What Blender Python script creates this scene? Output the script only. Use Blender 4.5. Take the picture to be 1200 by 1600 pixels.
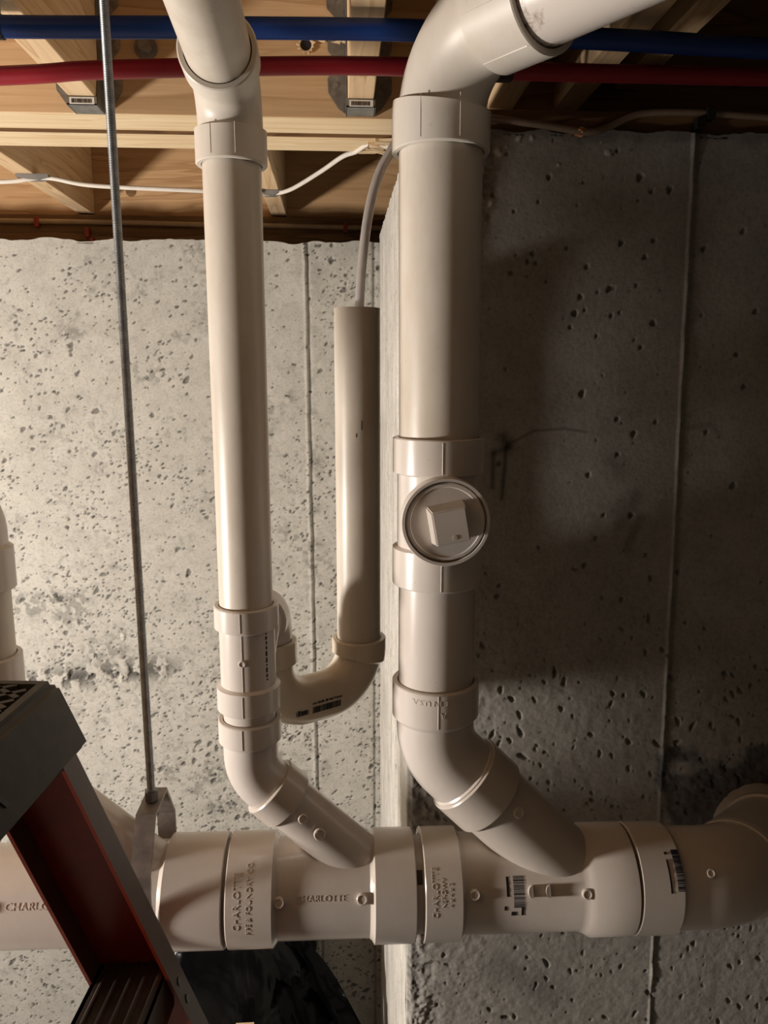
import bpy, bmesh, math, random
import numpy as np
from mathutils import Vector, Matrix
random.seed(7)
S = bpy.context.scene
for o in list(bpy.data.objects): bpy.data.objects.remove(o)
COL = S.collection

# ------------------------------------------------------------------ camera, world, light, exposure
cam_d = bpy.data.cameras.new('camera'); cam = bpy.data.objects.new('camera', cam_d); COL.objects.link(cam)
cam_d.sensor_fit = 'VERTICAL'; cam_d.sensor_height = 36; cam_d.lens = 27; cam_d.clip_start = .01
cam.location = (0, 0, 0)
cam.rotation_euler = (math.radians(90-10.15), 0, math.radians(-3.4))
S.camera = cam
W = bpy.data.worlds.new('basement_gloom'); S.world = W; W.use_nodes = True
W.node_tree.nodes['Background'].inputs['Color'].default_value = (1, .80, .60, 1)
W.node_tree.nodes['Background'].inputs['Strength'].default_value = .026
def lamp(name, loc, power, col, size):
    d = bpy.data.lights.new(name, 'POINT'); d.energy = power; d.color = col; d.shadow_soft_size = size
    o = bpy.data.objects.new(name, d); o.location = loc; COL.objects.link(o); return o
lamp('work_lamp', (-1.7, .53, -.50), 170, (1, .915, .83), .10)
S.view_settings.view_transform = 'Standard'; S.view_settings.look = 'None'
S.view_settings.exposure = 0; S.view_settings.gamma = 1; S.view_settings.use_curve_mapping = False

# ------------------------------------------------------------------ materials
class NT:
    def __init__(s, name):
        s.m = bpy.data.materials.new(name); s.m.use_nodes = True
        s.t = s.m.node_tree; s.b = s.t.nodes['Principled BSDF']
    def n(s, typ, **kw):
        nd = s.t.nodes.new(typ)
        for k, v in kw.items():
            if k in nd.inputs.keys(): nd.inputs[k].default_value = v
            else: setattr(nd, k, v)
        return nd
    def l(s, a, b): s.t.links.new(a, b)
    def coord(s, scale=(1, 1, 1), rot=(0, 0, 0)):
        tc = s.n('ShaderNodeTexCoord'); mp = s.n('ShaderNodeMapping')
        mp.inputs['Scale'].default_value = scale; mp.inputs['Rotation'].default_value = rot
        s.l(tc.outputs['Object'], mp.inputs['Vector']); return mp.outputs['Vector']
    def noise(s, vec, scale, detail=4, rough=.6, dist=0):
        nd = s.n('ShaderNodeTexNoise', Scale=scale, Detail=detail, Roughness=rough, Distortion=dist)
        s.l(vec, nd.inputs['Vector']); return nd.outputs['Fac']
    def ramp(s, fac, stops):
        r = s.n('ShaderNodeValToRGB'); e = r.color_ramp.elements
        while len(e) < len(stops): e.new(.5)
        for el, (p, c) in zip(e, stops): el.position = p; el.color = (*c, 1)
        s.l(fac, r.inputs['Fac']); return r.outputs['Color']
    def mix(s, a, b, fac, mode='MIX'):
        m = s.n('ShaderNodeMix', data_type='RGBA', blend_type=mode)
        for sock, v in ((m.inputs[0], fac), (m.inputs[6], a), (m.inputs[7], b)):
            if isinstance(v, bpy.types.NodeSocket): s.l(v, sock)
            elif isinstance(v, tuple): sock.default_value = (*v, 1)
            else: sock.default_value = v
        return m.outputs[2]
    def bump(s, h, strength, dist):
        b = s.n('ShaderNodeBump', Strength=strength, Distance=dist); s.l(h, b.inputs['Height'])
        s.l(b.outputs['Normal'], s.b.inputs['Normal'])
    def set(s, rough=.5, metal=0, col=None, spec=None):
        s.b.inputs['Roughness'].default_value = rough; s.b.inputs['Metallic'].default_value = metal
        if spec is not None: s.b.inputs['Specular IOR Level'].default_value = spec
        if isinstance(col, tuple): s.b.inputs['Base Color'].default_value = (*col, 1)
        elif col is not None: s.l(col, s.b.inputs['Base Color'])
        return s.m

def mat_pvc(name, base, dirt, rough, amount=.5, sss=0):
    t = NT(name); v = t.coord((1, 1, .35))
    n = t.noise(v, 14, 5, .65)
    c = t.ramp(n, [(.40, base), (.72, tuple(b*(1-amount)+d*amount for b, d in zip(base, dirt)))])
    v2 = t.coord(); sp = t.noise(v2, 130, 3, .6)
    c = t.mix(c, dirt, t.ramp(sp, [(.70, (0, 0, 0)), (.76, (.5, .5, .5))]))
    t.bump(t.noise(v2, 60, 3), .04, .002)
    m = t.set(rough, 0, c)
    if sss:
        t.b.inputs['Subsurface Weight'].default_value = sss; t.b.inputs['Subsurface Radius'].default_value = (.02, .015, .01)
        t.b.inputs['Subsurface Scale'].default_value = .5
    return m
PVC_FIT = mat_pvc('white_pvc_fitting', (.66, .61, .565), (.42, .34, .26), .25, .25)
PVC_PIPE = mat_pvc('aged_pvc_pipe', (.65, .595, .525), (.44, .36, .26), .38, .55)
PVC_ELB = mat_pvc('matte_pvc_elbow', (.66, .61, .545), (.46, .38, .28), .42, .35)
PVC_TRAP = mat_pvc('cream_pvc_trap', (.68, .60, .49), (.48, .40, .28), .22, .3, .15)
PVC_MAIN = mat_pvc('main_drain_pvc', (.60, .545, .495), (.42, .34, .26), .24, .25)
PVC_DIRTY = None
def mat_plain(name, col, rough, metal=0, var=.25, scale=30, bump=.05):
    t = NT(name); v = t.coord(); n = t.noise(v, scale, 4)
    c = t.ramp(n, [(.3, tuple(x*(1-var) for x in col)), (.75, tuple(min(1, x*(1+var)) for x in col))])
    t.bump(n, bump, .002); return t.set(rough, metal, c)
def mat_smudged():
    t = NT('smudged_pvc'); v = t.coord(); n = t.noise(v, 55, 6, .75)
    n2 = t.noise(v, 9, 2)
    k = t.n('ShaderNodeMath', operation='MULTIPLY'); t.l(n, k.inputs[0]); t.l(n2, k.inputs[1])
    c = t.ramp(k.outputs[0], [(.25, (.68, .62, .57)), (.31, (.40, .33, .28)), (.37, (.08, .06, .05))])
    return t.set(.3, 0, c)
PVC_SMUDGE = mat_smudged()
CEMENT = mat_plain('dark_pipe_cement', (.05, .035, .03), .4)
BLACK_INK = mat_plain('black_ink', (.012, .010, .015), .5, 0, .2)
BLUE = mat_plain('blue_tubing', (.003, .036, .20), .42, 0, .12, 12)
RED = mat_plain('red_tubing', (.26, .006, .016), .42, 0, .12, 12)
GALV = mat_plain('galvanised_steel', (.30, .30, .29), .42, .85, .35, 60)
GALV_DARK = mat_plain('dull_hanger_steel', (.24, .21, .19), .5, .6, .3, 50)
ZINC = mat_plain('zinc_threaded_rod', (.26, .27, .28), .40, .85, .25, 80)
BLACK_PL = mat_plain('black_clip_plastic', (.015, .014, .013), .4)
ORANGE = mat_plain('orange_fibreglass', (.25, .024, .006), .40, 0, .2, 40)
FLANGE_SHADE = mat_plain('shaded_rail_flange', (.075, .046, .032), .5, 0, .3, 25)  # the same orange fibreglass on its unlit side, shade put into the colour
CAP_GREY = mat_plain('grey_ladder_plastic', (.052, .050, .043), .55, 0, .2, 50, .15)
STEP_M = mat_plain('worn_ladder_step', (.075, .056, .045), .55, .2, .35, 25)
CABLE_W = mat_plain('white_cable_jacket', (.72, .67, .60), .45, 0, .08)
CABLE_T = mat_plain('tan_cable_jacket', (.42, .31, .20), .5, 0, .15)
CABLE_D = mat_plain('brown_cable_jacket', (.20, .14, .10), .5, 0, .15)
TAPE = mat_plain('grey_tape', (.20, .19, .18), .55, 0, .2)
RED_ST = mat_plain('red_staple_plastic', (.30, .03, .012), .45)
LABEL_W = mat_plain('paper_sticker', (.66, .64, .60), .55, 0, .08)
FOAM = mat_plain('orange_foam', (.62, .26, .10), .8, 0, .3, 90, .4)
def mat_bag():
    t = NT('black_bag_plastic'); v = t.coord((1, 1, .5))
    t.bump(t.noise(v, 7, 3, .5, .8), .6, .04)
    return t.set(.26, 0, (.003, .003, .0035), .14)
BAG = mat_bag()
def mat_clear():
    t = NT('milky_clear_tubing')
    t.b.inputs['Transmission Weight'].default_value = .45
    t.b.inputs['IOR'].default_value = 1.35
    v = t.coord(); n = t.noise(v, 40, 2)
    return t.set(.18, 0, t.ramp(n, [(.3, (.74, .72, .72)), (.7, (.84, .81, .80))]))
CLEAR = mat_clear()
def mat_wood(name, axis, light, dark, ring=7, knots=True, rough=.65, stretch=14):
    t = NT(name)
    sc = [stretch]*3; sc['XYZ'.index(axis)] = 1
    v = t.coord(tuple(sc))
    n = t.noise(v, 1.6, 3, .5, .6)
    w = t.n('ShaderNodeMath', operation='MULTIPLY'); t.l(n, w.inputs[0]); w.inputs[1].default_value = ring
    f = t.n('ShaderNodeMath', operation='FRACT'); t.l(w.outputs[0], f.inputs[0])
    c = t.ramp(f.outputs[0], [(0, light), (.75, tuple((a*.6+b*.4) for a, b in zip(light, dark))), (.93, dark), (1, light)])
    sc2 = [160]*3; sc2['XYZ'.index(axis)] = 5
    fine = t.noise(t.coord(tuple(sc2)), 1, 2, .5)
    c = t.mix(c, dark, t.ramp(fine, [(.45, (0, 0, 0)), (.8, (.55, .55, .55))]))
    big = t.noise(t.coord(), 3.5, 3)
    c = t.mix(c, dark, t.ramp(big, [(.45, (0, 0, 0)), (.8, (.45, .45, .45))]))
    t.bump(fine, .18, .002)
    return t.set(rough, 0, c, .25)
WOOD_FACE = mat_wood('beam_face_wood', 'X', (.58, .39, .22), (.42, .26, .13), 4, stretch=9)
WOOD_PLY = mat_wood('beam_edge_wood', 'X', (.80, .66, .45), (.62, .44, .24), 5, stretch=40)
WOOD_JOIST = mat_wood('joist_wood', 'Y', (.74, .56, .36), (.52, .34, .18), 6)
WOOD_RIM = mat_wood('rim_board_wood', 'X', (.56, .36, .19), (.38, .22, .10), 6, stretch=8)
WOOD_SILL = mat_wood('sill_wood', 'X', (.24, .135, .06), (.12, .065, .03), 5)
WOOD_RAW = mat_wood('torn_wood', 'X', (.74, .60, .40), (.50, .34, .18), 3, stretch=60)
WOOD_FLOOR = mat_wood('subfloor_wood', 'X', (.36, .24, .13), (.22, .14, .07), 5)
def mat_concrete(name, fine=1.0):
    t = NT(name)
    at_ = t.n('ShaderNodeVertexColor', layer_name='concrete_tone')
    v = t.coord()
    n = t.noise(v, 16, 6, .7); n2 = t.noise(v, 180, 3, .6)
    c = t.mix(at_.outputs['Color'], t.ramp(n, [(.30, (.80, .79, .77)), (.62, (1.06, 1.05, 1.04))]), .8, 'MULTIPLY')
    c = t.mix(c, t.ramp(n2, [(.28, (.72, .71, .70)), (.55, (1.03, 1.03, 1.03))]), .7, 'MULTIPLY')
    t.bump(n2, .25*fine, .002)
    return t.set(.75, 0, c, .3)
CONC = mat_concrete('poured_concrete')

# ------------------------------------------------------------------ helpers
def link(name, me, mat, parent=None):
    o = bpy.data.objects.new(name, me); COL.objects.link(o)
    if mat: me.materials.append(mat)
    if parent: o.parent = parent
    return o
def finish(bm, name, sharp=35, smooth=True):
    bmesh.ops.recalc_face_normals(bm, faces=bm.faces)
    me = bpy.data.meshes.new(name); bm.to_mesh(me); bm.free()
    if smooth:
        for p in me.polygons: p.use_smooth = True
        me.set_sharp_from_angle(angle=math.radians(sharp))
    return me
def part(name, bm, mat, parent=None, sharp=35, smooth=True):
    return link(name, finish(bm, name, sharp, smooth), mat, parent)
def thing(name, label, cat, loc=(0, 0, 0), group=None):
    o = bpy.data.objects.new(name, None); COL.objects.link(o); o.empty_display_size = .05
    o['label'] = label; o['category'] = cat
    if group: o['group'] = group
    return o
def tag(o, label, cat, group=None):
    o['label'] = label; o['category'] = cat
    if group: o['group'] = group
    return o
V = Vector
def fillet(pts, R, n=10):
    """polyline with rounded corners; R = radius (number or list for the inner points)"""
    pts = [V(p) for p in pts]; out = [pts[0]]
    for i in range(1, len(pts)-1):
        r = R[i-1] if isinstance(R, (list, tuple)) else R
        a = (pts[i-1]-pts[i]).normalized(); b = (pts[i+1]-pts[i]).normalized()
        ang = a.angle(b)
        if ang > math.pi-.01: out.append(pts[i]); continue
        d = r/math.tan(ang/2); c = pts[i]+(a+b).normalized()*(r/math.sin(ang/2))
        s = pts[i]+a*d-c; e = pts[i]+b*d-c; th = s.angle(e); ax = s.cross(e).normalized()
        for k in range(n+1): out.append(c+Matrix.Rotation(th*k/n, 3, ax) @ s)
    out.append(pts[-1]); return out
def spline(pts, n=12):
    """Catmull-Rom through the points"""
    P = [V(p) for p in pts]; P = [P[0]*2-P[1]]+P+[P[-1]*2-P[-2]]; out = []
    for i in range(1, len(P)-2):
        for k in range(n):
            t = k/n; a, b, c, d = P[i-1:i+3]
            out.append(.5*((2*b)+(c-a)*t+(2*a-5*b+4*c-d)*t*t+(3*b-3*c+d-a)*t**3))
    out.append(P[-2]); return out
def arclen(path):
    s = [0]
    for a, b in zip(path, path[1:]): s.append(s[-1]+(b-a).length)
    return s
def sweep(bm, path, prof, seg=44, cap0=False, cap1=False, squash=None):
    """revolve a profile [(arclength, radius)...] along a path; repeated arclengths make steps"""
    path = [V(p) for p in path]; L = arclen(path)
    st = list(prof); stations = []
    for (s0, r0), (s1, r1) in zip(st, st[1:]):
        stations.append((s0, r0))
        lo, hi = min(s0, s1), max(s0, s1)
        mids = [(s, r0+(r1-r0)*(s-s0)/(s1-s0)) for s in L if lo+1e-5 < s < hi-1e-5]
        if s1 < s0: mids.reverse()
        stations += mids
    stations.append(st[-1])
    def at(s):
        s = min(max(s, 0), L[-1])
        for i in range(len(L)-1):
            if s <= L[i+1]+1e-9:
                f = (s-L[i])/max(L[i+1]-L[i], 1e-9)
                t0 = (path[i]-path[i-1]).normalized() if i > 0 else (path[i+1]-path[i]).normalized()
                t1 = (path[i+1]-path[i]).normalized()
                t2 = (path[i+2]-path[i+1]).normalized() if i+2 < len(path) else t1
                ta = (t0+t1).normalized(); tb = (t1+t2).normalized()
                return path[i].lerp(path[i+1], f), ta.lerp(tb, f).normalized()
    rings = []; nrm = None; prev = None
    frames = {}
    order = sorted(set(round(s, 7) for s, _ in stations))
    for s in order:
        p, t = at(s)
        if nrm is None:
            nrm = t.orthogonal().normalized()
        else:
            nrm = (nrm-t*nrm.dot(t)).normalized()
        frames[s] = (p, nrm.copy(), t.cross(nrm).normalized())
    for s, r in stations:
        p, n, b = frames[round(s, 7)]
        rings.append([bm.verts.new(p+(n*math.cos(2*math.pi*k/seg)+b*math.sin(2*math.pi*k/seg))*r) for k in range(seg)])
    for A, B in zip(rings, rings[1:]):
        for k in range(seg):
            bm.faces.new((A[k], A[(k+1) % seg], B[(k+1) % seg], B[k]))
    if cap0: bm.faces.new(rings[0])
    if cap1: bm.faces.new(rings[-1])
    return bm
def tube(name, path, r, mat, parent=None, seg=24, cap=True):
    bm = bmesh.new(); L = arclen([V(p) for p in path])
    sweep(bm, path, [(0, r), (L[-1], r)], seg, cap, cap)
    return part(name, bm, mat, parent)
def box(bm, x0, x1, y0, y1, z0, z1, bev=0):
    r = bmesh.ops.create_cube(bm, size=1)
    for v in r['verts']:
        v.co = V(((x0+x1)/2+v.co.x*(x1-x0), (y0+y1)/2+v.co.y*(y1-y0), (z0+z1)/2+v.co.z*(z1-z0)))
    if bev:
        es = list({e for v in r['verts'] for e in v.link_edges})
        bmesh.ops.bevel(bm, geom=es, offset=bev, segments=2, affect='EDGES', profile=.5)
    return bm
def prism(bm, poly, vec):
    """extrude a 3-D polygon by vec"""
    vec = V(vec); a = [bm.verts.new(V(p)) for p in poly]; b = [bm.verts.new(V(p)+vec) for p in poly]
    bm.faces.new(a); bm.faces.new(list(reversed(b)))
    for i in range(len(a)):
        j = (i+1) % len(a); bm.faces.new((a[j], a[i], b[i], b[j]))
    return bm
def cyl(bm, c, axis, r, h, seg=20, r2=None):
    c = V(c); axis = V(axis).normalized()
    return sweep(bm, [c, c+axis*h], [(0, r), (h, r if r2 is None else r2)], seg, True, True)

# --------- lettering and print wrapped on round surfaces
def text_data(body, size, depth, thin=.012):
    cu = bpy.data.curves.new('lettering', 'FONT'); cu.body = body; cu.size = size; cu.align_x = 'CENTER'; cu.align_y = 'CENTER'
    cu.extrude = depth; cu.offset = -size*thin; cu.resolution_u = 2
    o = bpy.data.objects.new('lettering', cu); COL.objects.link(o)
    dg = bpy.context.evaluated_depsgraph_get(); me = bpy.data.meshes.new_from_object(o.evaluated_get(dg))
    vs = [tuple(v.co) for v in me.vertices]; fs = [tuple(p.vertices) for p in me.polygons]
    bpy.data.objects.remove(o); bpy.data.meshes.remove(me); bpy.data.curves.remove(cu)
    return vs, fs
class Wrap:
    """maps (along axis, around, height) onto a cylinder"""
    def __init__(s, c, axis, out, r):
        s.c = V(c); s.a = V(axis).normalized(); o = V(out); s.n = (o-s.a*o.dot(s.a)).normalized(); s.t = s.a.cross(s.n); s.r = r
    def p(s, along, around, h):
        th = around/s.r
        return s.c+s.a*along+(s.n*math.cos(th)+s.t*math.sin(th))*(s.r+h)
def wrap_text(name, wrap, body, size, origin, ang, mat, parent, depth=.0004):
    vs, fs = text_data(body, size, depth); bm = bmesh.new(); ca, sa = math.cos(ang), math.sin(ang)
    bv = [bm.verts.new(wrap.p(origin[0]+x*ca-y*sa, origin[1]-(x*sa+y*ca), z)) for x, y, z in vs]
    for f in fs:
        try: bm.faces.new([bv[i] for i in f])
        except ValueError: pass
    return part(name, bm, mat, parent, smooth=False)
def wrap_rects(name, wrap, rects, mat, parent, h=.0003, n=3):
    ridge = name == 'mould_seam'
    if ridge: n = 2; h *= .8
    """rects: (along0, along1, around0, around1)"""
    bm = bmesh.new()
    for a0, a1, b0, b1 in rects:
        rows = []
        for k in range(n+1):
            b = b0+(b1-b0)*k/n; hh_ = h if not ridge else (h if 0 < k < n else -.0003)
            rows.append([bm.verts.new(wrap.p(a, b, hh)) for a, hh in ((a0, -.0005), (a0, hh_), (a1, hh_), (a1, -.0005))])
        for A, B in zip(rows, rows[1:]):
            for i in range(3): bm.faces.new((A[i], A[i+1], B[i+1], B[i]))
        bm.faces.new(rows[0]); bm.faces.new(rows[-1])
    return part(name, bm, mat, parent, smooth=False)
def barcode_rects(a0, a1, b0, b1, across='along', seed=1):
    rnd = random.Random(seed); out = []; lo, hi = (a0, a1) if across == 'along' else (b0, b1)
    p = lo
    while p < hi:
        w = rnd.choice((.0004, .0007, .0011)); g = rnd.choice((.0003, .0005, .0008))
        q = min(p+w, hi)
        out.append((p, q, b0, b1) if across == 'along' else (a0, a1, p, q)); p = q+g
    return out

# ------------------------------------------------------------------ concrete walls (real relief)
rng = np.random.default_rng(5)
def vnoise(x, y, cell, seed):
    r = np.random.default_rng(seed); g = r.random((256, 256))
    u = x/cell; v = y/cell; iu = np.floor(u).astype(int); iv = np.floor(v).astype(int)
    fu = u-iu; fv = v-iv; fu = fu*fu*(3-2*fu); fv = fv*fv*(3-2*fv)
    a = g[iu % 256, iv % 256]; b = g[(iu+1) % 256, iv % 256]; c = g[iu % 256, (iv+1) % 256]; d = g[(iu+1) % 256, (iv+1) % 256]
    return a*(1-fu)*(1-fv)+b*fu*(1-fv)+c*(1-fu)*fv+d*fu*fv
def fbm(x, y, cell, seed, octv=4):
    o = 0; amp = 1; tot = 0
    for k in range(octv):
        o = o+amp*vnoise(x, y, cell/2**k, seed+k*17); tot += amp; amp *= .55
    return o/tot
def smooth(a, b, x):
    t = np.clip((x-a)/(b-a), 0, 1); return t*t*(3-2*t)
def axis_coords(lo, d0, d1, hi, step, coarse=.05):
    a = np.arange(lo, d0, coarse) if lo < d0 else np.array([])
    b = np.arange(d0, d1, step); c = np.arange(d1, hi, coarse)
    return np.concatenate([a, b, c, [hi]])
def add_pits(H, T, us, vs, n, rmin, rmax, dens, depth, seed, tone=.35, elong=1.8, lean=.9, power=2.2):
    """dents: H height field, T tone multiplier"""
    r = np.random.default_rng(seed); k = 0; tries = 0
    while k < n and tries < n*30:
        tries += 1
        u = r.uniform(us[0], us[-1]); v = r.uniform(vs[0], vs[-1])
        if r.random() > dens(u, v): continue
        k += 1
        rad = rmin+(rmax-rmin)*r.random()**power; el = 1+(elong-1)*r.random(); th = lean+r.normal()*.35
        R = rad*el*1.5
        i0, i1 = np.searchsorted(us, (u-R, u+R)); j0, j1 = np.searchsorted(vs, (v-R, v+R))
        if i1-i0 < 1 or j1-j0 < 1: continue
        U, Vv = np.meshgrid(us[i0:i1]-u, vs[j0:j1]-v, indexing='ij')
        a = (U*math.cos(th)+Vv*math.sin(th))/(rad*el); b = (-U*math.sin(th)+Vv*math.cos(th))/rad
        q = (a*a+b*b)*(1+.22*np.sin(3*np.arctan2(b, a)+u*900)+.10*np.sin(7*np.arctan2(b, a)+v*700))
        m = 1-smooth(.45, 1.15, q)
        H[i0:i1, j0:j1] = np.minimum(H[i0:i1, j0:j1], -m*rad*depth)
        T[i0:i1, j0:j1] *= 1-m*tone
def grid_mesh(name, us, vs, pos, colour):
    nu, nv = len(us), len(vs); me = bpy.data.meshes.new(name)
    me.vertices.add(nu*nv); me.vertices.foreach_set('co', pos.reshape(-1).astype(np.float32))
    i, j = np.meshgrid(np.arange(nu-1), np.arange(nv-1), indexing='ij'); a = (i*nv+j).ravel()
    q = np.stack([a, a+nv, a+nv+1, a+1], 1).ravel().astype(np.int32); nf = len(a)
    me.loops.add(nf*4); me.polygons.add(nf)
    me.loops.foreach_set('vertex_index', q)
    me.polygons.foreach_set('loop_start', np.arange(0, nf*4, 4, dtype=np.int32))
    me.polygons.foreach_set('use_smooth', np.ones(nf, bool))
    me.update(calc_edges=True)
    ca = me.color_attributes.new('concrete_tone', 'FLOAT_COLOR', 'POINT')
    c4 = np.ones((nu*nv, 4), np.float32); c4[:, :3] = colour.reshape(-1, 3); ca.data.foreach_set('color', c4.ravel())
    return me
D1, D2, XC = 1.07, 1.84, .100
FLOOR = -1.95
def seg_dist(U, Vv, pts):
    d = np.full(U.shape, 9.)
    for (x0, z0), (x1, z1) in zip(pts, pts[1:]):
        dx, dz = x1-x0, z1-z0; t = np.clip(((U-x0)*dx+(Vv-z0)*dz)/(dx*dx+dz*dz), 0, 1)
        d = np.minimum(d, np.hypot(U-x0-t*dx, Vv-z0-t*dz))
    return d

# --- near (right) wall: face towards the camera, plus its end face turned to the left
us = axis_coords(XC, XC, .76, 2.2, .0018); vs = axis_coords(FLOOR, -1.12, .316, .317, .0018)
U, Z = np.meshgrid(us, vs, indexing='ij'); H = np.zeros(U.shape); T = np.ones(U.shape)
wave = fbm(U, Z, .25, 3, 3)
add_pits(H, T, us, vs, 520, .0010, .0046, lambda u, v: .25+.75*math.exp(-((v-.16)/.25)**2)*(u < .45) if v > -.33 else .02, .75, 11, .5, 1.4, 1.2)
add_pits(H, T, us, vs, 1300, .0010, .0037, lambda u, v: (math.exp(-((v+.60)/.20)**2)+.5*(v < -.8)) if u < .76 and v < -.25 else 0, .85, 12, .5, 3.0, 1.95)
add_pits(H, T, us, vs, 260, .001, .004, lambda u, v: (.9 if u < .32 and v < -.7 else .35) if u < .76 and v < -.2 else .05, .8, 13, .5, 2, 2.0)
H += (fbm(U, Z, .012, 41, 3)-.5)*.0011*(.35+.9*smooth(-.1, -.5, Z)+.8*(1-smooth(.2, .26, U))*smooth(.1, -.1, Z))
# rough honeycombed strips along the corner
rough = (1-smooth(.185, .225, U+.03*(fbm(U, Z, .05, 50, 2)-.5)))*smooth(.17, .205, Z+.03*(fbm(U, Z, .05, 51, 2)-.5))
low = (1-smooth(.125, .150, U+.05*(fbm(U, Z, .04, 52, 3)-.5)))*(1-smooth(-.52, -.44, Z))
rh = np.maximum(rough, low)
H += rh*(-(fbm(U, Z, .016, 60, 5)-.30)*.016)
T *= 1-rh*.45*smooth(.40, .62, fbm(U, Z, .016, 60, 5))
# form seams: a raised fin leaning slightly
sx = .478+(.315-Z)*.0165+.0015*(fbm(Z*0, Z, .03, 70, 3)-.5)
fin = np.exp(-((U-sx)/.0016)**2)*(.35+.9*fbm(Z*0+3, Z, .02, 71, 3)); H += fin*.0045
T *= 1-.35*np.exp(-((U-sx-.006)/.0035)**2)
# stains that belong to the wall: drips, scuffs, dark grout patch around the pipe
def stain(pts, w, k):
    global T
    T *= 1-k*np.exp(-(seg_dist(U, Z, pts)/w)**2)
stain([(.218, -.108), (.218, -.158)], .0035, .6); stain([(.236, -.100), (.232, -.175)], .0032, .65); stain([(.232, -.087), (.240, -.100)], .009, .6)
stain([(.240, -.096), (.275, -.078), (.318, -.075), (.350, -.080)], .0022, .45); stain([(.218, -.110), (.240, -.100)], .004, .5)
stain([(.176, -.222), (.187, -.237)], .008, .6); stain([(.187, -.237), (.186, -.28), (.184, -.318)], .0028, .65); stain([(.187, -.237), (.200, -.225)], .004, .5)
stain([(.428, -.17), (.405, -.215)], .011, .38); stain([(.435, -.205), (.418, -.25)], .008, .3); stain([(.405, -.18), (.395, -.195)], .007, .2)
stain([(.39, -.12), (.405, -.135)], .016, .28); stain([(.25, -.93), (.33, -.99)], .03, .3)
stain([(.500, -.075), (.530, -.070), (.545, -.085)], .004, .25)
patch = smooth(.0, .03, .105+.09*(fbm(U, Z, .06, 80, 3)-.5)*2-np.maximum(np.abs(U-.605)*.82, np.abs(Z+.64)))*smooth(.478, .492, U)
T *= 1-patch*(.62+.3*(fbm(U*3, Z, .03, 82, 3)-.5))
H += patch*(fbm(U*1.5+Z*.8, Z, .022, 83, 5)-.4)*.007
ttop = smooth(.298, .314, Z+.02*(fbm(U, Z, .02, 90, 3)-.5)); T *= 1-.35*ttop
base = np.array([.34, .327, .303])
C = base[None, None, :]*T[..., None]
C = C*(1-patch[..., None])+patch[..., None]*C*np.array([.92, .98, 1.10])
fl_ = rough*smooth(.60, .68, fbm(U, Z, .007, 66, 3))*smooth(.45, .6, fbm(U, Z, .03, 67, 2)); C = C*(1-fl_[..., None])+fl_[..., None]*np.array([.56, .53, .48])
# pale lime crusts near the top edge
for (cx, cz, rr) in ((.240, .305, .006), (.258, .306, .005), (.215, .288, .008), (.190, .265, .011), (.178, .275, .006), (.225, .295, .004), (.352, .303, .003), (.362, .290, .007), (.296, .274, .003), (.205, .225, .005)):
    q = np.hypot(U-cx, Z-cz)/rr+1.9*(fbm(U, Z, .005, int(cx*1000), 4)-.5); k = 1-smooth(.35, .75, q)
    C = C*(1-k[..., None])+k[..., None]*np.array([.62, .59, .54]); H += k*.0010
Y = D1-H+(wave-.5)*.004
edge = smooth(0, .008, U-XC); Y = Y+(1-edge)*.006*(1+2*low)
Xp = U.copy()
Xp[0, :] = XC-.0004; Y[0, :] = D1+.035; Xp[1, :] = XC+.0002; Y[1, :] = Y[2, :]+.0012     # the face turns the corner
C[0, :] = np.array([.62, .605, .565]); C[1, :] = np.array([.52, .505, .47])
pos = np.stack([Xp, Y, Z+(Z > .312)*(fbm(U, Z, .03, 95, 3)-.5)*.012], -1)
wr = link('wall_right', grid_mesh('wall_right', us, vs, pos, C), CONC); wr['kind'] = 'structure'
# end face of the same wall, seen as a bright sliver
ys = axis_coords(D1+.018, D1+.018, D2+.02, D2+.02, .004); vs2 = axis_coords(FLOOR, -1.25, .31, .316, .004)
Y2, Z2 = np.meshgrid(ys, vs2, indexing='ij'); H2 = np.zeros(Y2.shape); T2 = np.ones(Y2.shape)
add_pits(H2, T2, ys, vs2, 1500, .002, .007, lambda u, v: 1, .6, 21, .5, 4, math.pi/2, 3.0)
H2 += (fbm(Y2*3, Z2*.4, .05, 22, 3)-.5)*.004
T2 *= .95+.5*(fbm(Y2*2, Z2*.5, .06, 23, 4)-.5)
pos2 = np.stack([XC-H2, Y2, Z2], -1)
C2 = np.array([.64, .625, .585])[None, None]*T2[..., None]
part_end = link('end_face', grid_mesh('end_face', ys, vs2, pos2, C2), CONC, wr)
bm = bmesh.new(); box(bm, XC+.02, 2.2, D1+.03, 1.27, FLOOR, .312); me = finish(bm, 'core', smooth=False)
core = link('wall_core', me, CONC, wr); ca = me.color_attributes.new('concrete_tone', 'FLOAT_COLOR', 'POINT')
for d in ca.data: d.color = (.3, .28, .25, 1)

# --- far (left) wall
us = axis_coords(-2.4, -.95, XC+.01, XC+.012, .0022); vs = axis_coords(FLOOR, -1.72, .296, .297, .0022)
U, Z = np.meshgrid(us, vs, indexing='ij'); H = np.zeros(U.shape); T = np.ones(U.shape)
gu = np.linspace(-1.0, .12, 160); gv = np.linspace(-1.75, .31, 260); GU, GV = np.meshgrid(gu, gv, indexing='ij')
CL = smooth(.50, .64, fbm(GU, GV, .17, 33, 4)); CL2 = smooth(.46, .66, fbm(GU, GV, .10, 57, 4))
def pick(F, u, v): return F[min(159, max(0, int((u+1.0)/1.12*159))), min(259, max(0, int((v+1.75)/2.06*259)))]
inw = (us >= -.95); uw = us[inw]; vw_ = vs[vs >= -1.72]; iu0 = len(us)-len(uw); iv0 = len(vs)-len(vw_)
Hs, Ts = H[iu0:, iv0:], T[iu0:, iv0:]
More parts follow.
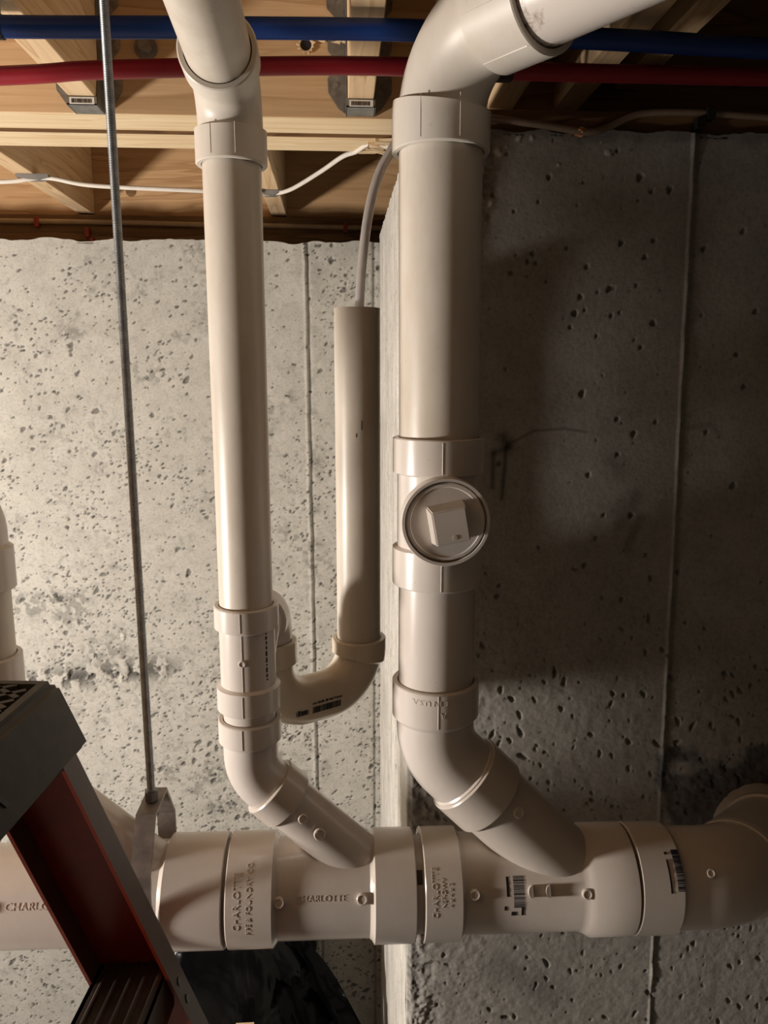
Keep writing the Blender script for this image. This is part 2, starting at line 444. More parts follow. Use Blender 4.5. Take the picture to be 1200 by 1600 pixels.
add_pits(Hs, Ts, uw, vw_, 900, .0018, .0062, lambda u, v: .04+.96*pick(CL, u, v), .7, 34, .60, 2.2, .8, 3.0)
add_pits(Hs, Ts, uw, vw_, 6500, .0012, .0030, lambda u, v: (.25+.75*pick(CL2, u, v))*(1 if v < -.2 else .55), .8, 35, .68, 2.4, .5, 1.6)
blot = smooth(.60, .76, fbm(U, Z*1.2, .11, 36, 5)); T *= 1-.38*blot*smooth(.42, .56, fbm(U, Z, .012, 37, 3))
fine = smooth(.58, .70, fbm(U, Z, .010, 38, 4))*(.4+.6*smooth(.42, .6, fbm(U, Z, .13, 58, 3))); T *= 1-.22*fine
# honeycomb scar behind the ladder top, with pale tie-hole crusts
scar = np.exp(-(((Z+.735-.10*(U+.6))/.028)**2))*smooth(-.36, -.46, U); k = scar*smooth(.42, .58, fbm(U, Z, .02, 39, 4))
T *= 1-.78*k; H -= k*.006
for (cx, cz) in ((-.545, -.740), (-.490, -.735), (-.49, -.63), (-.535, -.635)):
    q = np.hypot((U-cx)/.006, (Z-cz)/.012); k = 1-smooth(.6, 1.1, q+.8*(fbm(U, Z, .01, 44, 2)-.5)); T *= 1+.45*k; H += k*.004
sx = -.066+(.295-Z)*.004+.003*(fbm(Z*0, Z, .05, 45, 3)-.5)
T *= 1-.42*np.exp(-((U-sx)/.0032)**2)*(.6+.8*fbm(Z*0, Z, .06, 46, 2)); H -= np.exp(-((U-sx)/.003)**2)*.004; H += np.exp(-((U-sx+.008)/.003)**2)*.003
T *= 1-.2*np.exp(-((U-sx-.012)/.02)**2)*smooth(.4, .7, fbm(U, Z, .04, 47, 3))
sx2 = .086; H -= np.exp(-((U-sx2)/.0035)**2)*.004; T *= 1-.4*np.exp(-((U-sx2)/.003)**2)
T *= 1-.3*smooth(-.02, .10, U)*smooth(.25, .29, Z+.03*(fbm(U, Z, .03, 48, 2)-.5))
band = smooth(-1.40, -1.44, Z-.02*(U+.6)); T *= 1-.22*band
C = np.array([.475, .464, .425])[None, None]*T[..., None]
pos = np.stack([U, D2-H+(fbm(U, Z, .3, 49, 2)-.5)*.006, Z+(Z > .292)*(fbm(U, Z, .05, 95, 3)-.5)*.014], -1)
wl = link('wall_left', grid_mesh('wall_left', us, vs, pos, C), CONC); wl['kind'] = 'structure'
bm = bmesh.new(); box(bm, -2.4, XC+.3, D2+.03, 2.2, FLOOR, .29); me = finish(bm, 'core', smooth=False)
core = link('wall_core', me, CONC, wl); ca = me.color_attributes.new('concrete_tone', 'FLOAT_COLOR', 'POINT')
for d in ca.data: d.color = (.4, .38, .34, 1)
# --- floor
gx = np.linspace(-3, 2.4, 40); gy = np.linspace(-2.5, 2.1, 40); GX, GY = np.meshgrid(gx, gy, indexing='ij')
fl = link('floor', grid_mesh('floor', gx, gy, np.stack([GX, GY, np.full(GX.shape, FLOOR)], -1), np.full(GX.shape+(3,), .36)*np.array([1, .95, .87])), CONC)
fl['kind'] = 'structure'

# ------------------------------------------------------------------ ceiling timber
bm = bmesh.new(); box(bm, -2.4, 2.2, -1.0, 2.25, .640, .660); ce = part('ceiling', bm, WOOD_FLOOR, smooth=False); ce['kind'] = 'structure'
JB, JT, BB = .392, .640, .381
beam = thing('laminated_beam', 'pale laminated wood beam of four plies crossing above the left concrete wall', 'beam')
yy = 1.25
for k in range(4):
    w = .0395; bm = bmesh.new(); box(bm, -2.4, .36, yy, yy+w, BB+(.0, .002, .0005, .002)[k], JT, .0015)
    o = part('ply_board', bm, WOOD_PLY, beam, smooth=False)
    if 1:   # the broad faces show darker face grain, the underside the pale edge grain
        o.data.materials.append(WOOD_FACE if k == 0 else WOOD_SILL if k == 2 else WOOD_RIM)
        for p in o.data.polygons:
            if p.normal.y < -.7: p.material_index = 1
    yy += w+(.0042, .0150, .0042, 0)[k]
    if k == 1:
        bm = bmesh.new(); box(bm, -2.4, .36, yy-.0145, yy-.0005, BB+.010, JT); part('filler_strip', bm, WOOD_FACE, beam, smooth=False)
BY1 = yy
# torn notch at the lower back edge near the wall corner
bm = bmesh.new()
rr = random.Random(3)
for k in range(26):
    x = rr.uniform(.04, .125); y = rr.uniform(1.345, 1.425); l = rr.uniform(.012, .04)
    a = rr.uniform(-.25, .25); d = V((math.cos(a), rr.uniform(-.3, .3), rr.uniform(-.25, .02))).normalized()*l
    p = V((x, y, BB+.001)); w = V((0, rr.uniform(.003, .007), 0)); h = V((0, 0, -rr.uniform(.003, .006)))
    prism(bm, [p, p+d, p+d*.75+w, p+w], h)
part('torn_splinters', bm, WOOD_RAW, beam, smooth=False)
bm = bmesh.new(); box(bm, .055, .075, 1.37, 1.40, BB-.002, BB+.004); box(bm, .095, .105, 1.39, 1.41, BB-.002, BB+.004)
part('notch_hollow', bm, WOOD_SILL, beam, smooth=False)
# bored hole with torn rim in the beam face
bm = bmesh.new(); cyl(bm, (-.042, 1.2485, .481), (0, 1, 0), .0085, .004, 16); part('bored_hole', bm, BLACK_INK, beam)
bm = bmesh.new()
for k in range(13):
    a = k/13*2*math.pi+.2; ln = rr.uniform(.004, .010)*(1.6 if .4 < a < 2.2 else .7)
    p = V((-.042+.0085*math.cos(a), 1.2485, .481+.0085*math.sin(a))); out = V((math.cos(a), -.25, math.sin(a)))*ln; tt = V((-math.sin(a), 0, math.cos(a)))*.0036
    prism(bm, [p-tt, p+tt, p+out], (0, -.003, 0))
for k in range(5):
    p = V((-.026+.011*k, 1.2485, .487+.003*math.sin(k*2))); prism(bm, [p, p+V((.012, 0, -.002)), p+V((.016, -.002, .004))], (0, -.003, 0))
part('torn_rim', bm, WOOD_RAW, beam, smooth=False)

def joist(x, y0, y1, zb, label, group=None, w=.038):
    bm = bmesh.new(); box(bm, x-w/2, x+w/2, y0, y1, zb, JT, .0015)
    return tag(part('floor_joist', bm, WOOD_JOIST, smooth=False), label, 'joist', group or 'wooden floor joists')
joist(-.361, -.9, 1.249, JB, 'pale joist hung on the beam face at left, behind the threaded rod')
joist(.038, -.9, 1.249, JB+.004, 'pale joist in a metal hanger between the two tall white pipes')
joist(.252, .55, 1.249, .398, 'dim joist end just right of the big white elbow')
joist(.352, .55, 1.249, .398, 'dim joist second to the right of the big white elbow')
joist(.445, -.9, 1.249, .43, 'dark joist above the seam of the right concrete wall')
joist(-.608, BY1+.001, 2.019, JB-.006, 'joist behind the beam at left with grey tape across it')
joist(-.140, BY1+.001, 2.019, JB-.006, 'joist behind the beam beside the left pipe with grey tape across it')
bm = bmesh.new(); box(bm, -2.4, .36, 2.02, 2.05, .383, JT); rb = tag(part('rim_board', bm, WOOD_RIM, smooth=False), 'brown rim board closing the bays above the left concrete wall', 'board', 'rim boards above the walls')
bm = bmesh.new(); cyl(bm, (-.500, 2.0185, .440), (0, 1, 0), .012, .0012, 20); part('knot', bm, WOOD_SILL, rb)
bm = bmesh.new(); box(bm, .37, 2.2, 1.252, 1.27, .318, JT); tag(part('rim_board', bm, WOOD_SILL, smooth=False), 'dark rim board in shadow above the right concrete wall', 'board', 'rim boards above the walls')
bm = bmesh.new(); box(bm, -2.4, .36, 1.995, 2.10, .290, .381, .002); tag(part('sill_plate', bm, WOOD_SILL, smooth=False), 'dark sill plate on top of the left concrete wall', 'sill plate', 'sill plates on the concrete walls')
bm = bmesh.new(); box(bm, XC+.005, 2.2, 1.080, 1.20, .312, .345, .002); tag(part('sill_plate', bm, WOOD_SILL, smooth=False), 'dark sill plate on top of the right concrete wall', 'sill plate', 'sill plates on the concrete walls')

def hanger(xc, zb, label, w=.038, sticker=True):
    t = thing('joist_hanger', label, 'bracket', group='galvanised joist hangers')
    yb = 1.249; th = .0016
    bm = bmesh.new()
    box(bm, xc-w/2-.002, xc+w/2+.002, yb-.042, yb, zb-.012, zb-.012+th)              # seat under the joist
    box(bm, xc-w/2-.002, xc+w/2+.002, yb-.042, yb-.040, zb-.012, zb-.001)            # front lip with sticker
    for s in (-1, 1):
        x0 = xc+s*(w/2+.001)
        prism(bm, [(x0, yb-.042, zb-.012), (x0, yb, zb-.012), (x0, yb, zb+.215), (x0, yb-.012, zb+.215), (x0, yb-.02, zb+.05)], (s*th, 0, 0))
    part('stirrup', bm, GALV, t, smooth=False)
    for s in (-1, 1):
        bm = bmesh.new(); pr = [(0, -.010), (.012, -.002), (.027, .020), (.028, .040), (.018, .052), (.017, .066), (.027, .078), (.028, .098), (.016, .108), (.015, .122), (.028, .135), (.029, .16), (.016, .175), (.016, .215), (0, .215)]
        poly = [(xc+s*(w/2+.0012+a), yb, zb+b) for a, b in pr]
        prism(bm, poly, (0, -th, 0)); part('flange', bm, GALV, t, smooth=False)
        for (a, b) in ((.017, .030), (.017, .088), (.018, .147)):
            bm = bmesh.new(); cyl(bm, (xc+s*(w/2+.001+a), yb-th, zb+b), (0, -1, 0), .0042, .0018, 12); part('nail_head', bm, GALV_DARK, t)
    bm = bmesh.new(); box(bm, xc-w/2+.002, xc+w/2-.001, yb-.0428, yb-.0422, zb-.0115, zb-.0025); st = part('sticker', bm, LABEL_W, t, smooth=False)
    bm = bmesh.new(); x = xc-w/2+.005; r2 = random.Random(int(xc*1000))
    while x < xc+w/2-.006:
        ww = r2.choice((.0006, .001, .0016)); box(bm, x, x+ww, yb-.0432, yb-.0428, zb-.0100, zb-.0045); x += ww+r2.choice((.0006, .001))
    part('barcode', bm, BLACK_INK, st, smooth=False)
    return t
hanger(-.361, JB, 'galvanised joist hanger with sticker at left, behind the threaded rod')
hanger(.038, JB+.004, 'galvanised joist hanger with scalloped flanges between the two tall white pipes')
t = thing('lag_bolt', 'hex lag bolt with washer in the beam face right of the threaded rod', 'bolt')
bm = bmesh.new(); cyl(bm, (-.276, 1.249, .472), (0, -1, 0), .017, .0025, 28); part('washer', bm, GALV_DARK, t)
bm = bmesh.new(); cyl(bm, (-.276, 1.2465, .472), (0, -1, 0), .0105, .012, 6, .0095); part('bolt_head', bm, GALV, t, smooth=False)

# ------------------------------------------------------------------ the white drain pipework: one glued assembly
drain = thing('drain_pipework', 'glued white PVC drain pipework of stacks, elbows and wyes before the concrete walls', 'pipe')
def fit(name, path, prof, mat=PVC_FIT, parent=drain, seg=48, extra=None, **k):
    bm = bmesh.new(); sweep(bm, path, prof, seg, **k)
    if extra: extra(bm)
    return part(name, bm, mat, parent)
def pipe(name, a, b, r, mat=PVC_PIPE, hollow0=False):
    a, b = V(a), V(b); L = (b-a).length
    prof = [(0, r), (L, r)]
    if hollow0: prof = [(.10, r-.0045), (0, r-.0045), (0, r), (L, r)]
    return fit(name, [a, b], prof, mat)
R4, R3, R2 = .0572, .0445, .0302          # pipe radii
H4, H3, H2 = .0665, .0517, .0367          # socket radii
B4, B3, B2 = .0592, .0465, .0318          # fitting bodies
MY = .865
def mz(x): return -.629-.010*x
def M(x): return V((x, MY, mz(x)))
def socket(s0, s1, Hr, Rr, start=True):
    """profile of a socket mouth at s0 running to s1 (s0<s1 when it opens at the path start)"""
    d = 1 if s1 > s0 else -1; c = .0012
    p = [(s0+d*.012, Rr+.0004), (s0, Rr+.0012), (s0, Hr-c), (s0+d*c, Hr), (s1, Hr)]
    return p if start else list(reversed(p))
def wye(name, x0, h0, h1, x1, bev, r_br, hub_br, br_top, br_hub0, br_hub1, xmeet):
    """run along the main from x0 to x1 (sockets x0..h0 and h1..x1) with a 45 degree branch towards upper left"""
    a, b = M(x0), M(x1); L = (b-a).length
    prof = socket(0, h0-x0, H4, R4)+[(h0-x0+.005, B4)]+[(h1-x0-bev, B4), (h1-x0-bev*.45, B4+(H4-B4)*.35), (h1-x0, H4)]+socket(L, L-(x1-h1), H4, R4, False)[1:]
    def branch(bm):
        d = V((-1, 0, 1)).normalized(); p0 = V((xmeet, MY, mz(xmeet)))
        # branch tube from the main's axis up to its socket mouth
        Lb = (V(br_top)-p0).length; path = [p0, V(br_top)]
        mouth = Lb; hl = br_hub1-br_hub0
        sweep(bm, path, [(0, r_br), (mouth-hl-.004, r_br), (mouth-hl, hub_br)]+socket(mouth, mouth-hl, hub_br, r_br-.0024, False)[1:], 44)
    return fit(name, [a, b], prof, PVC_MAIN, extra=branch)
LX, LY = -.107, .853          # left stack
RX, RY = .113, .863           # right stack
TX, TY = -.396, .845          # third stack at the far left
lc, rc, tc = -.464, -.4445, -.428      # heights where the stacks meet their 45 degree branches
def on_branch(xc, zc, s, y): return V((xc+s*.7071, y+(MY-y)*s/.28, zc-s*.7071))
# main line, left to right
pipe('main_pipe', M(-.665), M(-.60), R4, PVC_MAIN)
fit('end_cap', [M(-.70), M(-.64)], [(0, .001), (0, H4-.004), (.004, H4), (.06, H4), (.06, R4)], PVC_MAIN)
wA = wye('wye_fitting', -.63, -.575, -.211, -.142, .006, B2, H2, on_branch(TX, tc, .032, TY), 0, .034, TX+(tc-mz(-.25)))
pipe('main_pipe', M(-.15), M(-.13), R4, PVC_MAIN)
wB = wye('wye_fitting', -.138, -.084, .038, .087, .006, B2, H2, on_branch(LX, lc, .028, LY), 0, .030, LX+(lc-mz(.03)))
pipe('main_pipe', M(.078), M(.105), R4, PVC_MAIN)
wC = wye('wye_fitting', .0965, .141, .304, .356, .016, B3, H3, on_branch(RX, rc, .050, RY), 0, .045, RX+(rc-mz(.3)))
bm = bmesh.new(); w_ = Wrap(M(.0915), (1, 0, 0), (0, -.81, .59), R4+.0002)
wrap_rects('cement_smear', w_, [(-.0035, .0035, -.014, .002)], CEMENT, drain)
# closing elbows into the wall
pe = fillet([M(.358), M(.497)+V((0, 0, -.003)), V((.645, 1.022, -.690)), V((.650, 1.12, -.700))], [.115, .06], 14)
L = arclen(pe); sM = (V(M(.497))-V(M(.358))).length
s_mid = L[-1]
dmid = [i for i, p in enumerate(pe) if p.y > .893][0]; s_mid = L[dmid]
fit('elbow_fitting', pe[:dmid+1], socket(0, .050, H4, R4)+[(.056, B4+.002), (s_mid, B4+.001)], PVC_MAIN)
i2 = dmid; p2 = pe[i2:]; L2 = arclen(p2)
p2 = [pe[i2]-(pe[i2+1]-pe[i2]).normalized()*.012]+p2; L2 = arclen(p2)
sw = [L2[i] for i, p in enumerate(p2) if p.y > D1-.075][0]
fit('elbow_fitting', p2, [(0, B4), (0, H4-.004), (.012, H4-.003), (.02, B4+.0035), (sw, B4+.0035), (sw+.002, H4), (L2[-1], H4)], PVC_FIT)

# right stack: pipe, top bend, cleanout tee, lower elbow
pipe('stack_pipe', (RX-.002, RY-.004, .24), (RX, RY, -.09), R3)
pipe('stack_pipe', (RX, RY, -.22), (RX, RY, -.375), R3, PVC_FIT)
dirR = V((.59, -.807, .0)); zt = .338; top = V((RX-.002, RY-.004, zt))
pt = fillet([V((RX-.002, RY-.004, .229)), top, top+dirR*.135], [.078], 14); Lt = arclen(pt)
s_end = Lt[-1]
bend = fit('elbow_fitting', pt, mat=PVC_ELB, prof=socket(0, .045, H3, R3)+[(.0475, B3-.001), (s_end-.0625, B3-.001), (s_end-.062, H3+.0004)]+socket(s_end, s_end-.058, H3, R3, False)[1:])
pipe('waste_pipe', top+dirR*.12, top+dirR*1.5+V((0, 0, .02)), R3, PVC_SMUDGE)
wp = Wrap(V((RX-.002, RY-.004, .229)), (0, 0, 1), (-.35, -1, 0), H3)
for a in (-.028, .012): wrap_rects('mould_seam', Wrap(V((RX-.002, RY-.004, .229)), (0, 0, 1), (.0, -1, 0), H3), [(.004, .044, a, a+.0010)], PVC_FIT, bend, .0007)
wrap_rects('mould_seam', Wrap(top+dirR*.075, dirR, (-.2, -.4, -1), H3), [(.002, .056, -.001, .001)], PVC_FIT, bend, .0009)
wrap_rects('mould_seam', Wrap(top+dirR*.075, dirR, (-.8, -.7, -.3), H3), [(.002, .056, -.001, .001)], PVC_FIT, bend, .0006)
def tee_profile(z0, z1, z2, z3, Hr, Br, Rr):
    L = z0-z3
    return socket(0, z0-z1, Hr, Rr)+[(z0-z1+.0025, Br), (z0-z2-.0025, Br), (z0-z2, Hr)]+socket(L, L-(z2-z3), Hr, Rr, False)[1:]
cz = -.153; cx = RX-.001
def port(bm):
    c = V((cx, RY, cz)); sweep(bm, [c, c+V((0, -.078, 0))], [(.0, .040), (.052, .0405), (.058, .0470), (.076, .0475), (.078, .0465), (.078, .0435), (.070, .0430), (.070, .001)], 56)
ct = fit('cleanout_tee', [(RX, RY, -.069), (RX, RY, -.238)], tee_profile(-.069, -.108, -.195, -.238, H3, B3, R3), PVC_FIT, extra=port)
wt = Wrap((RX, RY, 0), (0, 0, 1), (-.04, -1, 0), H3)
wrap_rects('mould_seam', wt, [(-.106, -.072, -.0005, .0007)], PVC_FIT, ct, .0006)
wrap_rects('mould_seam', wt, [(-.236, -.198, -.0005, .0007)], PVC_FIT, ct, .0006)
# plug: threaded disc with a square boss
bm = bmesh.new(); fy = RY-.0735; c = V((cx, fy+.006, cz))
sweep(bm, [c, c+V((0, -.012, 0))], [(0, .0425), (.006, .0425), (.0075, .0418), (.0090, .0405), (.0090, .0380), (.0080, .0370), (.0080, .0005)], 56)
plug = part('cleanout_plug', bm, PVC_FIT, ct)
bm = bmesh.new(); ang = math.radians(10); y0 = c.y-.0075; q0, q1 = .0205, .0178
def sq(q, y): return [bm.verts.new((cx+.002+(a*math.cos(ang)-b*math.sin(ang))*q, y, cz+(a*math.sin(ang)+b*math.cos(ang))*q)) for a, b in ((-1, -1), (1, -1), (1, 1), (-1, 1))]
A, B = sq(q0, y0+.001), sq(q1, y0-.026)
bm.faces.new(A); bm.faces.new(B)
for i in range(4): bm.faces.new((A[i], A[(i+1) % 4], B[(i+1) % 4], B[i]))
bmesh.ops.bevel(bm, geom=list(bm.edges), offset=.0014, segments=2, affect='EDGES')
boss = part('square_boss', bm, PVC_FIT, plug)
bm = bmesh.new(); cyl(bm, (cx+.006, y0-.0258, cz-.011), (0, -1, 0), .0022, .0008, 12)
boss2 = part('dimple', bm, PVC_MAIN, plug)
# lower elbow of the right stack
pel = fillet([(RX, RY, -.357), (RX, RY, rc), on_branch(RX, rc, .062, RY)], [.075], 10); Le = arclen(pel)
relb = fit('elbow_fitting', pel, socket(0, .042, H3, R3)+[(.048, B3), (Le[-1]-.016, B3), (Le[-1]-.014, B3+.0022), (Le[-1]-.006, B3+.0022), (Le[-1]-.006, R3), (Le[-1], R3)])
wl_ = Wrap((RX, RY, 0), (0, 0, 1), (-.06, -1, .0), H3)
wrap_rects('mould_seam', wl_, [(-.398, -.358, -.0005, .0006)], PVC_FIT, relb, .0007)
wrap_text('lettering', wl_, 'MADE IN U.S.A.', .0095, (-.3665, .000), math.pi/2, PVC_FIT, relb)
wrap_text('lettering', wl_, 'A', .011, (-.381, .006), math.pi/2, PVC_FIT, relb)

# left stack: bend, pipe, sanitary tee, lower elbow
pipe('stack_pipe', (LX, LY, .235), (LX, LY, -.275), R2)
pipe('stack_pipe', (LX, LY, -.375), (LX, LY, -.41), R2, PVC_FIT)
ltop = V((LX, LY, .286)); dirL = V((.01, -1, .07)).normalized()
pl = fillet([V((LX, LY, .212)), ltop, ltop+dirL*.085], [.046], 14); Ll = arclen(pl)
lb = fit('elbow_fitting', pl, mat=PVC_ELB, prof=socket(0, .034, H2, R2)+[(.036, B2+.0012), (Ll[-1]-.032, B2+.0015), (Ll[-1]-.028, H2)]+socket(Ll[-1], Ll[-1]-.026, H2, R2, False)[1:])
pipe('waste_pipe', ltop+dirL*.07, ltop+dirL*1.2, R2)
for a in (-.017, .008): wrap_rects('mould_seam', Wrap((LX, LY, .212), (0, 0, 1), (0, -1, 0), H2), [(.004, .033, a, a+.0008)], PVC_FIT, lb, .0006)
lt = fit('sanitary_tee', [(LX, LY, -.257), (LX, LY, -.382)], tee_profile(-.257, -.283, -.354, -.382, H2, B2, R2), PVC_FIT,
         extra=lambda bm: sweep(bm, fillet([(LX, LY, -.325), (LX+.004, LY+.02, -.292), (LX+.010, LY+.062, -.290)], [.03], 6), [(0, .031), (.055, .031), (.057, .036), (.075, .036)], 36))
ws = Wrap((LX, LY, 0), (0, 0, 1), (-.09, -1, 0), B2)
wrap_rects('mould_seam', ws, [(-.352, -.286, -.0004, .0006)], PVC_FIT, lt, .0007)
wsh = Wrap((LX, LY, 0), (0, 0, 1), (-.09, -1, 0), H2)
wrap_rects('mould_seam', wsh, [(-.281, -.259, -.0004, .0006)], PVC_FIT, lt, .0007)
wrap_rects('mould_seam', wsh, [(-.381, -.356, -.0004, .0006)], PVC_FIT, lt, .0007)
def peg(wrap, along, around, r, h, mat, parent, name='raised_peg'):
    bm = bmesh.new(); p = wrap.p(along, around, -.002); n = (wrap.p(along, around, 1)-wrap.p(along, around, 0)).normalized()
    sweep(bm, [p, p+n*(h+.002)], [(0, r), (h+.0012, r), (h+.002, r*.86), (h+.002, r*.72), (h+.0012, r*.66), (h+.0012, .0003)], 20)
    return part(name, bm, mat, parent)
peg(ws, -.318, .0002, .0040, .0022, PVC_FIT, lt)
rr = random.Random(8); rects = []
z = -.342
while z < -.283:
    l = rr.choice((.002, .004, .006)); rects.append((z, z+l, .028+rr.uniform(0, .001), .0305)); z += l+.0018
wrap_rects('printed_marks', ws, rects, BLACK_INK, lt)
ple = fillet([(LX, LY, -.3945), (LX, LY, lc), on_branch(LX, lc, .040, LY)], [.056], 10); Le = arclen(ple)
lel = fit('elbow_fitting', ple, socket(0, .026, H2, R2)+[(.030, B2), (Le[-1]-.012, B2), (Le[-1]-.012, R2), (Le[-1], R2)])
wrap_rects('mould_seam', Wrap((LX, LY, 0), (0, 0, 1), (-.14, -1, 0), H2), [(-.420, -.396, -.0004, .0006)], PVC_FIT, lel, .0008)

# third stack, partly outside the frame at the far left
pipe('stack_pipe', (TX, TY, -.20), (TX, TY, -.33), R2)
p3 = fillet([(TX, TY, -.233), (TX, TY, -.150), (TX-.085, TY, -.065)], [.05], 8); L3 = arclen(p3)
fit('elbow_fitting', p3, socket(0, .046, H2, R2)+[(.050, B2), (L3[-1]-.04, B2), (L3[-1]-.036, H2), (L3[-1], H2), (L3[-1], R2)])
p5 = fillet([(TX-.07, TY, -.08), (TX-.12, TY, -.03), (TX-.12, TY, .62)], [.05], 8); L5 = arclen(p5)
fit('waste_pipe', p5, [(0, R2), (L5[-1], R2)], PVC_PIPE)
p4 = fillet([(TX, TY, -.309), (TX, TY, tc), on_branch(TX, tc, .044, TY)], [.056], 8); L4 = arclen(p4)
fit('elbow_fitting', p4, socket(0, .045, H2, R2)+[(.050, B2), (L4[-1]-.012, B2), (L4[-1]-.012, R2), (L4[-1], R2)])

# trap and open standpipe
SX, SY = .026, 1.030; QX, QY = -.094, .955
sp = pipe('standpipe', (SX, SY, .0845), (SX, SY, -.375), R2, PVC_PIPE, hollow0=True)
for dx, dz, l, a in ((.004, -.065, .012, 1.0), (-.003, -.078, .005, 1.3)):
    wrap_rects('scuff', Wrap((SX, SY, 0), (0, 0, 1), (0, -1, 0), R2), [(dz-l/2, dz+l/2, dx, dx+.0012)], CEMENT, sp, .0002)
pu = fillet([(SX, SY, -.3615), (SX, SY, -.433), (QX, QY, -.433), (QX, QY, -.337)], [.057, .057], 14); Lu = arclen(pu)
trap = fit('p_trap', pu, socket(0, .027, H2+.001, R2)+[(.031, B2+.0005), (Lu[-1]-.034, B2+.0005), (Lu[-1]-.030, H2+.001)]+socket(Lu[-1], Lu[-1]-.027, H2+.001, R2, False)[1:], PVC_TRAP)
pq = fillet([(QX, QY, -.345), (QX, QY, -.290), (LX+.009, LY+.055, -.290)], [.044], 10); Lq = arclen(pq)
fit('elbow_fitting', pq, [(0, R2), (.010, R2), (.010, B2), (Lq[-1], B2)], PVC_FIT)
# print on the trap: bottom run, seen from the front
ab = V((SX-QX, SY-QY, 0)).normalized(); mid = V(((SX+QX)/2, (SY+QY)/2, -.433))
wtp = Wrap(mid, ab, (ab.y*1.0, -ab.x*1.0, -.02), B2+.0006)
s_ = -1 if wtp.t.z < 0 else 1
def rz(a0, a1, b0, b1): return (a0, a1, min(s_*b0, s_*b1), max(s_*b0, s_*b1))
wrap_rects('barcode', wtp, [rz(a, b, c0, c1) for a, b, c0, c1 in barcode_rects(-.024, .020, -.006, .003)], BLACK_INK, trap)
rr = random.Random(4); rects = []
x = -.024
while x < .022:
    w = rr.choice((.001, .002, .003)); rects.append(rz(x, x+w, .0060, .0082+rr.uniform(0, .0012))); x += w+rr.choice((.0006, .0012))
x = -.048
while x < -.029:
    w = rr.choice((.001, .002, .003)); rects.append(rz(x, x+w, -.005, .0006+rr.uniform(0, .002))); x += w+rr.choice((.0008, .0014))
wrap_rects('printed_code', wtp, rects, BLACK_INK, trap)
peg(wtp, .036, s_*.014, .0042, .0006, PVC_TRAP, trap, 'moulded_ring')

# raised pegs, lettering, print on the main line
def wm(x, r): return Wrap(M(x), (1, 0, -.01), (0, -.81, .59), r)
def up(w): return 1 if w.t.z > 0 else -1
wb = wm(0, B4); u_ = up(wb)
def ar(v): return u_*v
TA = 0 if u_ > 0 else math.pi
peg(wb, -.075, ar(-.016), .0063, .005, PVC_MAIN, wB); peg(wb, .022, ar(-.015), .0066, .005, PVC_MAIN, wB)
wrap_text('lettering', wb, 'CHARLOTTE', .0105, (-.026, ar(-.014)), 0, PVC_MAIN, wB)
wh = wm(0, H4)
wrap_text('lettering', wh, 'CHARLOTTE', .0115, (-.124, ar(-.016)), math.pi/2, PVC_MAIN, wB)
wrap_text('lettering', wh, 'PIPE & FOUNDRY CO.', .0088, (-.110, ar(-.013)), math.pi/2, PVC_MAIN, wB)
wrap_text('lettering', wh, 'CHARLOTTE', .0100, (.1085, ar(-.012)), math.pi/2, PVC_MAIN, wC)
wrap_text('lettering', wh, 'NSF-DWV', .0075, (.1185, ar(-.012)), math.pi/2, PVC_MAIN, wC)
wrap_text('lettering', wh, '4 x 4 x 3', .0075, (.127, ar(-.014)), math.pi/2, PVC_MAIN, wC)
peg(wb, .156, ar(-.014), .0062, .005, PVC_MAIN, wC); peg(wb, .291, ar(-.017), .0062, .005, PVC_MAIN, wC)
for x in (.222, .243):     # two half-round lugs
    bm = bmesh.new(); poly = []
    for k in range(11):
        a = math.pi/2+math.pi*k/10; poly.append((x+.0035+.0055*math.cos(a), ar(-.0125)+.0068*math.sin(a)))
    lo = [bm.verts.new(wb.p(a, b, -.001)) for a, b in poly]; hi = [bm.verts.new(wb.p(a, b, .0052)) for a, b in poly]
    bm.faces.new(hi); bm.faces.new(lo)
    for k in range(len(poly)): bm.faces.new((lo[k], lo[(k+1) % 11], hi[(k+1) % 11], hi[k]))
    part('half_round_lug', bm, PVC_MAIN, wC, smooth=False)
def rng_(a0, a1, b0, b1): return (a0, a1, min(ar(b0), ar(b1)), max(ar(b0), ar(b1)))
wrap_rects('barcode', wb, [rng_(.203, .216, b, c) for a, d, b, c in barcode_rects(0, 0, -.031, .005, 'around', 5)], BLACK_INK, wC)
wrap_rects('printed_code', wb, [rng_(.1945, .1975, -.018, .004), rng_(.1915, .1945, -.034, -.029), rng_(.200, .206, -.041, -.036), rng_(.212, .215, -.041, -.030)], BLACK_INK, wC)
wrap_text('lettering', wb, 'CHARLOTTE', .0125, (-.352, ar(-.013)), 0, PVC_MAIN, wA)
peg(wb, -.412, ar(-.013), .0065, .004, PVC_MAIN, wA)
# print on the socket of the closing elbow
we = wm(0, H4); el = [o for o in drain.children if o.name.startswith('elbow_fitting')][0]
wrap_rects('barcode', we, [rng_(.401, .410, b, c) for a, d, b, c in barcode_rects(0, 0, -.018, .030, 'around', 9)], BLACK_INK, el)
wrap_rects('printed_code', we, [rng_(.392, .394, -.020, .018), rng_(.392, .395, .024, .027)], BLACK_INK, el)
peg(wm(0, B4+.0015), .446, ar(.001), .0052, .002, PVC_MAIN, el)
# pegs on the branches
bl = Wrap(on_branch(LX, lc, 0, LY), (1, 0, -1), (.05, -1, .25), B2)
peg(bl, .0760, -.004, .0058, .002, PVC_FIT, wB); peg(bl, .104, -.003, .0070, .0016, PVC_FIT, wB)
wrap_rects('peg_slot', bl, [(.099, .109, -.0038, -.0022)], PVC_MAIN, wB, .0022)
br = Wrap(on_branch(RX, rc, 0, RY), (1, 0, -1), (.05, -1, .25), B3)
peg(br, .1145, -.012, .0070, .002, PVC_FIT, wC)

